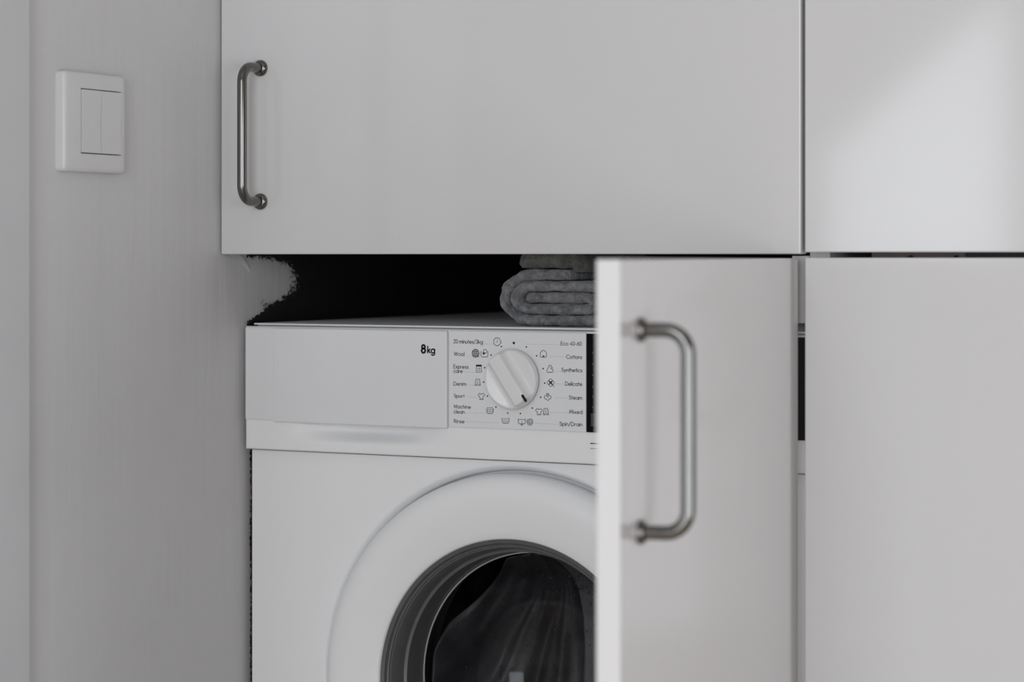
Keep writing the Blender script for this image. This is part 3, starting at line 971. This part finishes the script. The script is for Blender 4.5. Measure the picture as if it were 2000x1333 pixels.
# rubber gasket, drum
bm = bmesh.new(); lathe_y(bm, 0, PZ, [(0.150, 0.020), (0.150, 0.062), (0.138, 0.070), (0.134, 0.080), (0.142, 0.088), (0.136, 0.098), (0.145, 0.108), (0.165, 0.112)], 96)
obj('gasket', bm, M['rubber'], wm, True, 60)
bm = bmesh.new(); lathe_y(bm, 0, PZ, [(0.165, 0.112), (0.180, 0.118), (0.235, 0.125), (0.238, 0.135), (0.238, 0.44), (0.230, 0.45), (0.0, 0.45)], 96)
obj('drum', bm, M['drum'], wm, True, 40)
# water drops inside the glass
bm = bmesh.new()
for k in range(260):
    if k < 150:      # beads gathered under the top of the bowl
        x_, z_ = random.gauss(0.03, 0.022), random.gauss(0.085, 0.016)
    else:
        a = random.uniform(0, 2 * pi); r = random.uniform(0.03, 0.112)
        x_, z_ = r * cos(a), r * sin(a)
    r = sqrt(x_ * x_ + z_ * z_)
    if r > 0.116: continue
    j = max(i for i in range(len(gp)) if gp[i][0] >= r)
    (r0, y0), (r1, y1) = gp[j], gp[min(j + 1, len(gp) - 1)]
    y = y0 + (y1 - y0) * ((r0 - r) / (r0 - r1) if r0 > r1 else 0)
    s_ = random.choice((0.0005, 0.0007, 0.0008, 0.0011))
    bmesh.ops.create_icosphere(bm, subdivisions=1, radius=s_, matrix=Matrix.Translation((x_, y - 0.0003, PZ + z_)))
tag(obj('water_drops', bm, M['water'], pd, True, 180), 'water drops beading on the porthole glass', kind='stuff')


# ------------------------------------------------------------------ laundry behind the glass
def bowl_y(r):
    for (r0, y0), (r1, y1) in zip(gp, gp[1:]):
        if r1 <= r <= r0: return y0 + (y1 - y0) * (r0 - r) / max(1e-9, r0 - r1)
    return gp[0][1]


def garment(name, f0, f1, folds, amp, mat, label, seed):
    """cloth hanging in folds from the top of the drum, pressed towards the glass bowl; f0..f1 are degrees from straight down"""
    rnd = random.Random(seed)
    ph = [rnd.uniform(0, 6.28) for _ in range(6)]
    ax, az = 0.010, 0.165
    bm = bmesh.new()
    NF, NS = 80, 50
    F, B = [], []
    for i in range(NF + 1):
        fi = radians(f0 + (f1 - f0) * i / NF)
        dx, dz = sin(fi), -cos(fi)
        pb = ax * dx + az * dz
        smax = -pb + sqrt(pb * pb - (ax * ax + az * az - 0.1225 ** 2))
        smin = -pb - sqrt(pb * pb - (ax * ax + az * az - 0.1225 ** 2))
        fr, br = [], []
        for k in range(NS + 1):
            s_ = smin + (smax - smin) * k / NS
            x, z = ax + dx * s_, az + dz * s_
            r = sqrt(x * x + z * z)
            t = k / NS
            w = 0.5 + 0.5 * sin(folds * fi * 2 + ph[0] + 9 * s_ + 0.8 * sin(30 * s_ + ph[1]))
            w2 = 0.5 + 0.5 * sin(folds * 5.1 * fi + ph[2] - 25 * s_)
            w3 = 0.5 + 0.5 * sin(60 * x + ph[3]) * sin(48 * z + ph[4])
            y = bowl_y(r) + 0.0035 + amp * (0.62 * w ** 1.5 + 0.18 * w2 + 0.35 * w3) * (0.5 + 0.5 * t)
            e = min(i, NF - i) / NF
            if e < 0.06: y += 0.004 * (1 - e / 0.06) ** 2
            fr.append(bm.verts.new((x, y, PZ + z))); br.append(bm.verts.new((x, y + 0.05, PZ + z)))
        F.append(fr); B.append(br)
    for G in (F, B):
        for i in range(NF):
            for k in range(NS): bm.faces.new((G[i][k], G[i + 1][k], G[i + 1][k + 1], G[i][k + 1]))
    for i in range(NF):
        for k in (0, NS): bm.faces.new((F[i][k], F[i + 1][k], B[i + 1][k], B[i][k]))
    for k in range(NS):
        for i in (0, NF): bm.faces.new((F[i][k], F[i][k + 1], B[i][k + 1], B[i][k]))
    bmesh.ops.recalc_face_normals(bm, faces=bm.faces)
    o = obj(name, bm, mat, None, True, 180)
    return tag(o, label, 'clothing', 'wet laundry behind the porthole glass')


garment('black_garment', -46, -3.5, 13, 0.016, M['cloth_a'], 'black wet garment hanging in long narrow folds behind the porthole glass', 3)
garment('charcoal_garment', -2.5, 19, 7, 0.013, M['cloth_b'], 'smooth charcoal garment pressed flat against the porthole glass', 5)
garment('dark_violet_garment', 20.5, 44, 8, 0.016, M['cloth_c'], 'dark violet-black garment beside the charcoal one behind the porthole glass', 9)


# ------------------------------------------------------------------ towels on the machine
def strip_towel(name, path, half, y0, y1, mat, label, cat, seed, group=None, wob=0.0006):
    """a folded towel: a thick strip following a path in x,z, run along y"""
    rnd = random.Random(seed)
    bm = bmesh.new()
    P = [Vector((x, 0, z)) for x, z in path]
    # resample
    Q = []
    for a, b_ in zip(P, P[1:]):
        n = max(1, int((b_ - a).length / 0.0022))
        for k in range(n): Q.append(a.lerp(b_, k / n))
    Q.append(P[-1])
    for _ in range(2):
        Q = [Q[0]] + [(Q[i - 1] + Q[i] * 2 + Q[i + 1]) / 4 for i in range(1, len(Q) - 1)] + [Q[-1]]
    sec = []
    for i, p in enumerate(Q):
        t = (Q[min(i + 1, len(Q) - 1)] - Q[max(i - 1, 0)]).normalized()
        nn = Vector((-t.z, 0, t.x))
        w1 = half + wob * (sin(i * 0.55 + seed) + 0.7 * sin(i * 0.23 + 2 * seed)) * 0.5
        if i in (0, len(Q) - 1): w1 *= 0.93
        sec.append((p, nn, w1, t))
    NY = 26
    rows = []
    m = len(sec)
    for j in range(NY + 1):
        tj = j / NY
        # soft rounded front and back faces
        e = min(tj, 1 - tj) * (y1 - y0)
        rd = half * 0.9
        sh = 1.0 if e > rd else sqrt(max(0.0, 1 - (1 - e / rd) ** 2)) * 0.55 + 0.45
        row = []
        for side in (1, -1):
            for i in (range(m) if side == 1 else range(m - 1, -1, -1)):
                p, nn, w1, t = sec[i]
                fr = (0.0013 * sin(i * 0.9 + j * 0.7 + side) + 0.0012 * sin(i * 0.37 - j) + rnd.uniform(-0.0011, 0.0011)) * (1.6 if i > m * 0.55 else 0.8)
                q_ = p + nn * (side * (w1 * sh))
                row.append(bm.verts.new((q_.x, y0 + (y1 - y0) * tj + (fr if j < 3 else 0), q_.z)))
        rows.append(row)
    L = len(rows[0])
    for ra, rb in zip(rows, rows[1:]):
        for k in range(L):
            bm.faces.new((ra[k], ra[(k + 1) % L], rb[(k + 1) % L], rb[k]))
    for row in (rows[0], rows[-1]):
        for i in range(m - 1):
            bm.faces.new((row[i], row[i + 1], row[L - 2 - i], row[L - 1 - i]))
    bmesh.ops.recalc_face_normals(bm, faces=bm.faces)
    o = obj(name, bm, mat, None, True, 180)
    return tag(o, label, cat, group)


# coordinates of the fold taken in the plane of its front end
YT = 0.035


def tp(px, py): 
    q_ = at(px, py, YT); return (q_.x, q_.z)


def arc(cx, cz, rx, rz, a0, a1, n=9):
    return [(cx + rx * cos(radians(a0 + (a1 - a0) * k / n)), cz + rz * sin(radians(a0 + (a1 - a0) * k / n))) for k in range(n + 1)]


zt_ = zl
hf = 0.0051
lay = 0.0108
xl = tp(980, 590)[0] + 0.024           # where the left fold begins to bend
xr = tp(1165, 590)[0] - 0.002          # where the right fold begins to bend
zz = [zt_ + hf + 0.0004 + lay * k for k in range(5)]       # layer centre heights
mid = (zz[0] + zz[4]) / 2
path = [(xl + 0.002, zz[2])]
path += [(xr - 0.010, zz[2])]
path += arc(xr - 0.010, (zz[1] + zz[2]) / 2, 0.007, lay / 2, 90, -90, 6)
path += [(xl, zz[1])]
path += arc(xl, (zz[1] + zz[3]) / 2, 0.0125, lay, 270, 90, 9)
path += [(xr - 0.006, zz[3])]
path += arc(xr - 0.006, (zz[0] + zz[3]) / 2, 0.018, 1.5 * lay, 90, -90, 10)
path += [(xl + 0.004, zz[0])]
path += arc(xl + 0.004, (zz[0] + zz[4]) / 2, 0.0275, 2 * lay, 270, 90, 12)
path += [(tp(1112, 540)[0], zz[4])]
strip_towel('folded_towel', path, hf, YT, YT + 0.20, M['towel'], 'dark grey terry towel folded in a flat roll, lying on the machine top', 'towel', 2, 'folded terry towels')

yt2 = YT + 0.012
zb2 = zz[4] + hf + 0.0072 + 0.0008
xa2, xb2 = at(1016, 510, yt2).x, at(1122, 510, yt2).x
path2 = [(xa2 + 0.004, zb2 + 0.0098), (xa2 + 0.03, zb2 + 0.0100), (xa2 + 0.03, zb2 + 0.0100), (xa2 + 0.002, zb2 + 0.0099)][:1]
path2 = [(xa2, zb2)] + [(xb2 - 0.004, zb2)] + arc(xb2 - 0.004, zb2 - 0.0068, 0.0068, 0.0068, 90, 0, 6) + [(xb2 + 0.0025, zb2 - 0.0105)]
strip_towel('folded_towel', path2, 0.0072, yt2, yt2 + 0.16, M['towel_b'], 'olive grey terry towel laid on top of the rolled towel', 'towel', 4, 'folded terry towels')

# ------------------------------------------------------------------ light switch on the left wall
sw = empty('light_switch', (XW, -0.2430, CAM_Z + 0.1191))
tag(sw, 'white square double rocker light switch on the wall', 'light switch')
hs = 0.0446


def switch_box(name, y0, y1, z0, z1, x0, x1, bev, seg=3, parent=None):
    return boxo(name, x0, x1, y0, y1, z0, z1, M['switch'], parent or sw, bev, seg)


# frame: four bars around the rocker opening, one mesh
bm = bmesh.new()
r0, r1, r2, r3 = -0.0215, 0.0335, -0.0300, 0.0290       # rocker opening y0 y1 z0 z1
a = atX(158, 236, XW + 0.010); c = atX(237, 240, XW + 0.010)
r0, r1 = a.y + 0.2430, c.y + 0.2430
zt_s = atX(158, 172, XW + 0.010).z - sw.location.z; zb_s = atX(160, 300, XW + 0.010).z - sw.location.z
r2, r3 = zb_s, zt_s
outer = []
for (rad, x) in ((0.0, 0.0), (0.0, 0.0070), (0.0006, 0.0086), (0.0020, 0.0096), (0.0048, 0.0100)):
    h_ = hs - rad
    ring = []
    cr = 0.004
    for (sy, sz, a0) in ((1, 1, 0), (-1, 1, 90), (-1, -1, 180), (1, -1, 270)):
        for k in range(5):
            aa = radians(a0 + 90 * k / 4)
            ring.append(bm.verts.new((x, sy * (h_ - cr) + cr * cos(aa), sz * (h_ - cr) + cr * sin(aa))))
    outer.append(ring)
inn = []
for x in (0.0100, 0.0020):
    inn.append([bm.verts.new((x, y, z)) for (y, z) in ((r1, r3), (r0, r3), (r0, r2), (r1, r2))])
for ra, rb in zip(outer, outer[1:]):
    n = len(ra)
    for k in range(n): bm.faces.new((ra[k], ra[(k + 1) % n], rb[(k + 1) % n], rb[k]))
top = outer[-1]
for q_ in range(4):
    seg = [top[(5 * q_ + k) % 20] for k in range(5)]
    nxt = top[(5 * (q_ + 1)) % 20]
    for k in range(4): bm.faces.new((seg[k], seg[k + 1], inn[0][q_]))
    bm.faces.new((seg[4], nxt, inn[0][(q_ + 1) % 4], inn[0][q_]))
for k in range(4):
    bm.faces.new((inn[0][k], inn[0][(k + 1) % 4], inn[1][(k + 1) % 4], inn[1][k]))
bm.faces.new(inn[1])
bmesh.ops.recalc_face_normals(bm, faces=bm.faces)
obj('cover_plate', bm, M['switch'], sw, True, 40)
ym = (r0 + r1) / 2 - 0.001
g_ = 0.0010
for (y0, y1, tilt) in ((r0 + g_, ym - 0.0004, 1), (ym + 0.0004, r1 - g_ * 0.6, 1)):
    bm = bmesh.new()
    z0, z1 = r2 + g_, r3 - g_
    sl = 0.0016 if y0 < ym - 0.01 else 0.0010
    front = [(0.0100 + sl, z1), (0.0100 + 0.0002, (z0 + z1) / 2), (0.0100 + sl * 0.6, z0)]
    A = [bm.verts.new((x, y0, z)) for x, z in front] + [bm.verts.new((0.003, y0, z0)), bm.verts.new((0.003, y0, z1))]
    B = [bm.verts.new((x, y1, z)) for x, z in front] + [bm.verts.new((0.003, y1, z0)), bm.verts.new((0.003, y1, z1))]
    bm.faces.new(A); bm.faces.new(B[::-1])
    for k in range(5):
        l = (k + 1) % 5; bm.faces.new((A[k], A[l], B[l], B[k]))
    bmesh.ops.recalc_face_normals(bm, faces=bm.faces)
    obj('rocker', bm, M['switch'], sw)
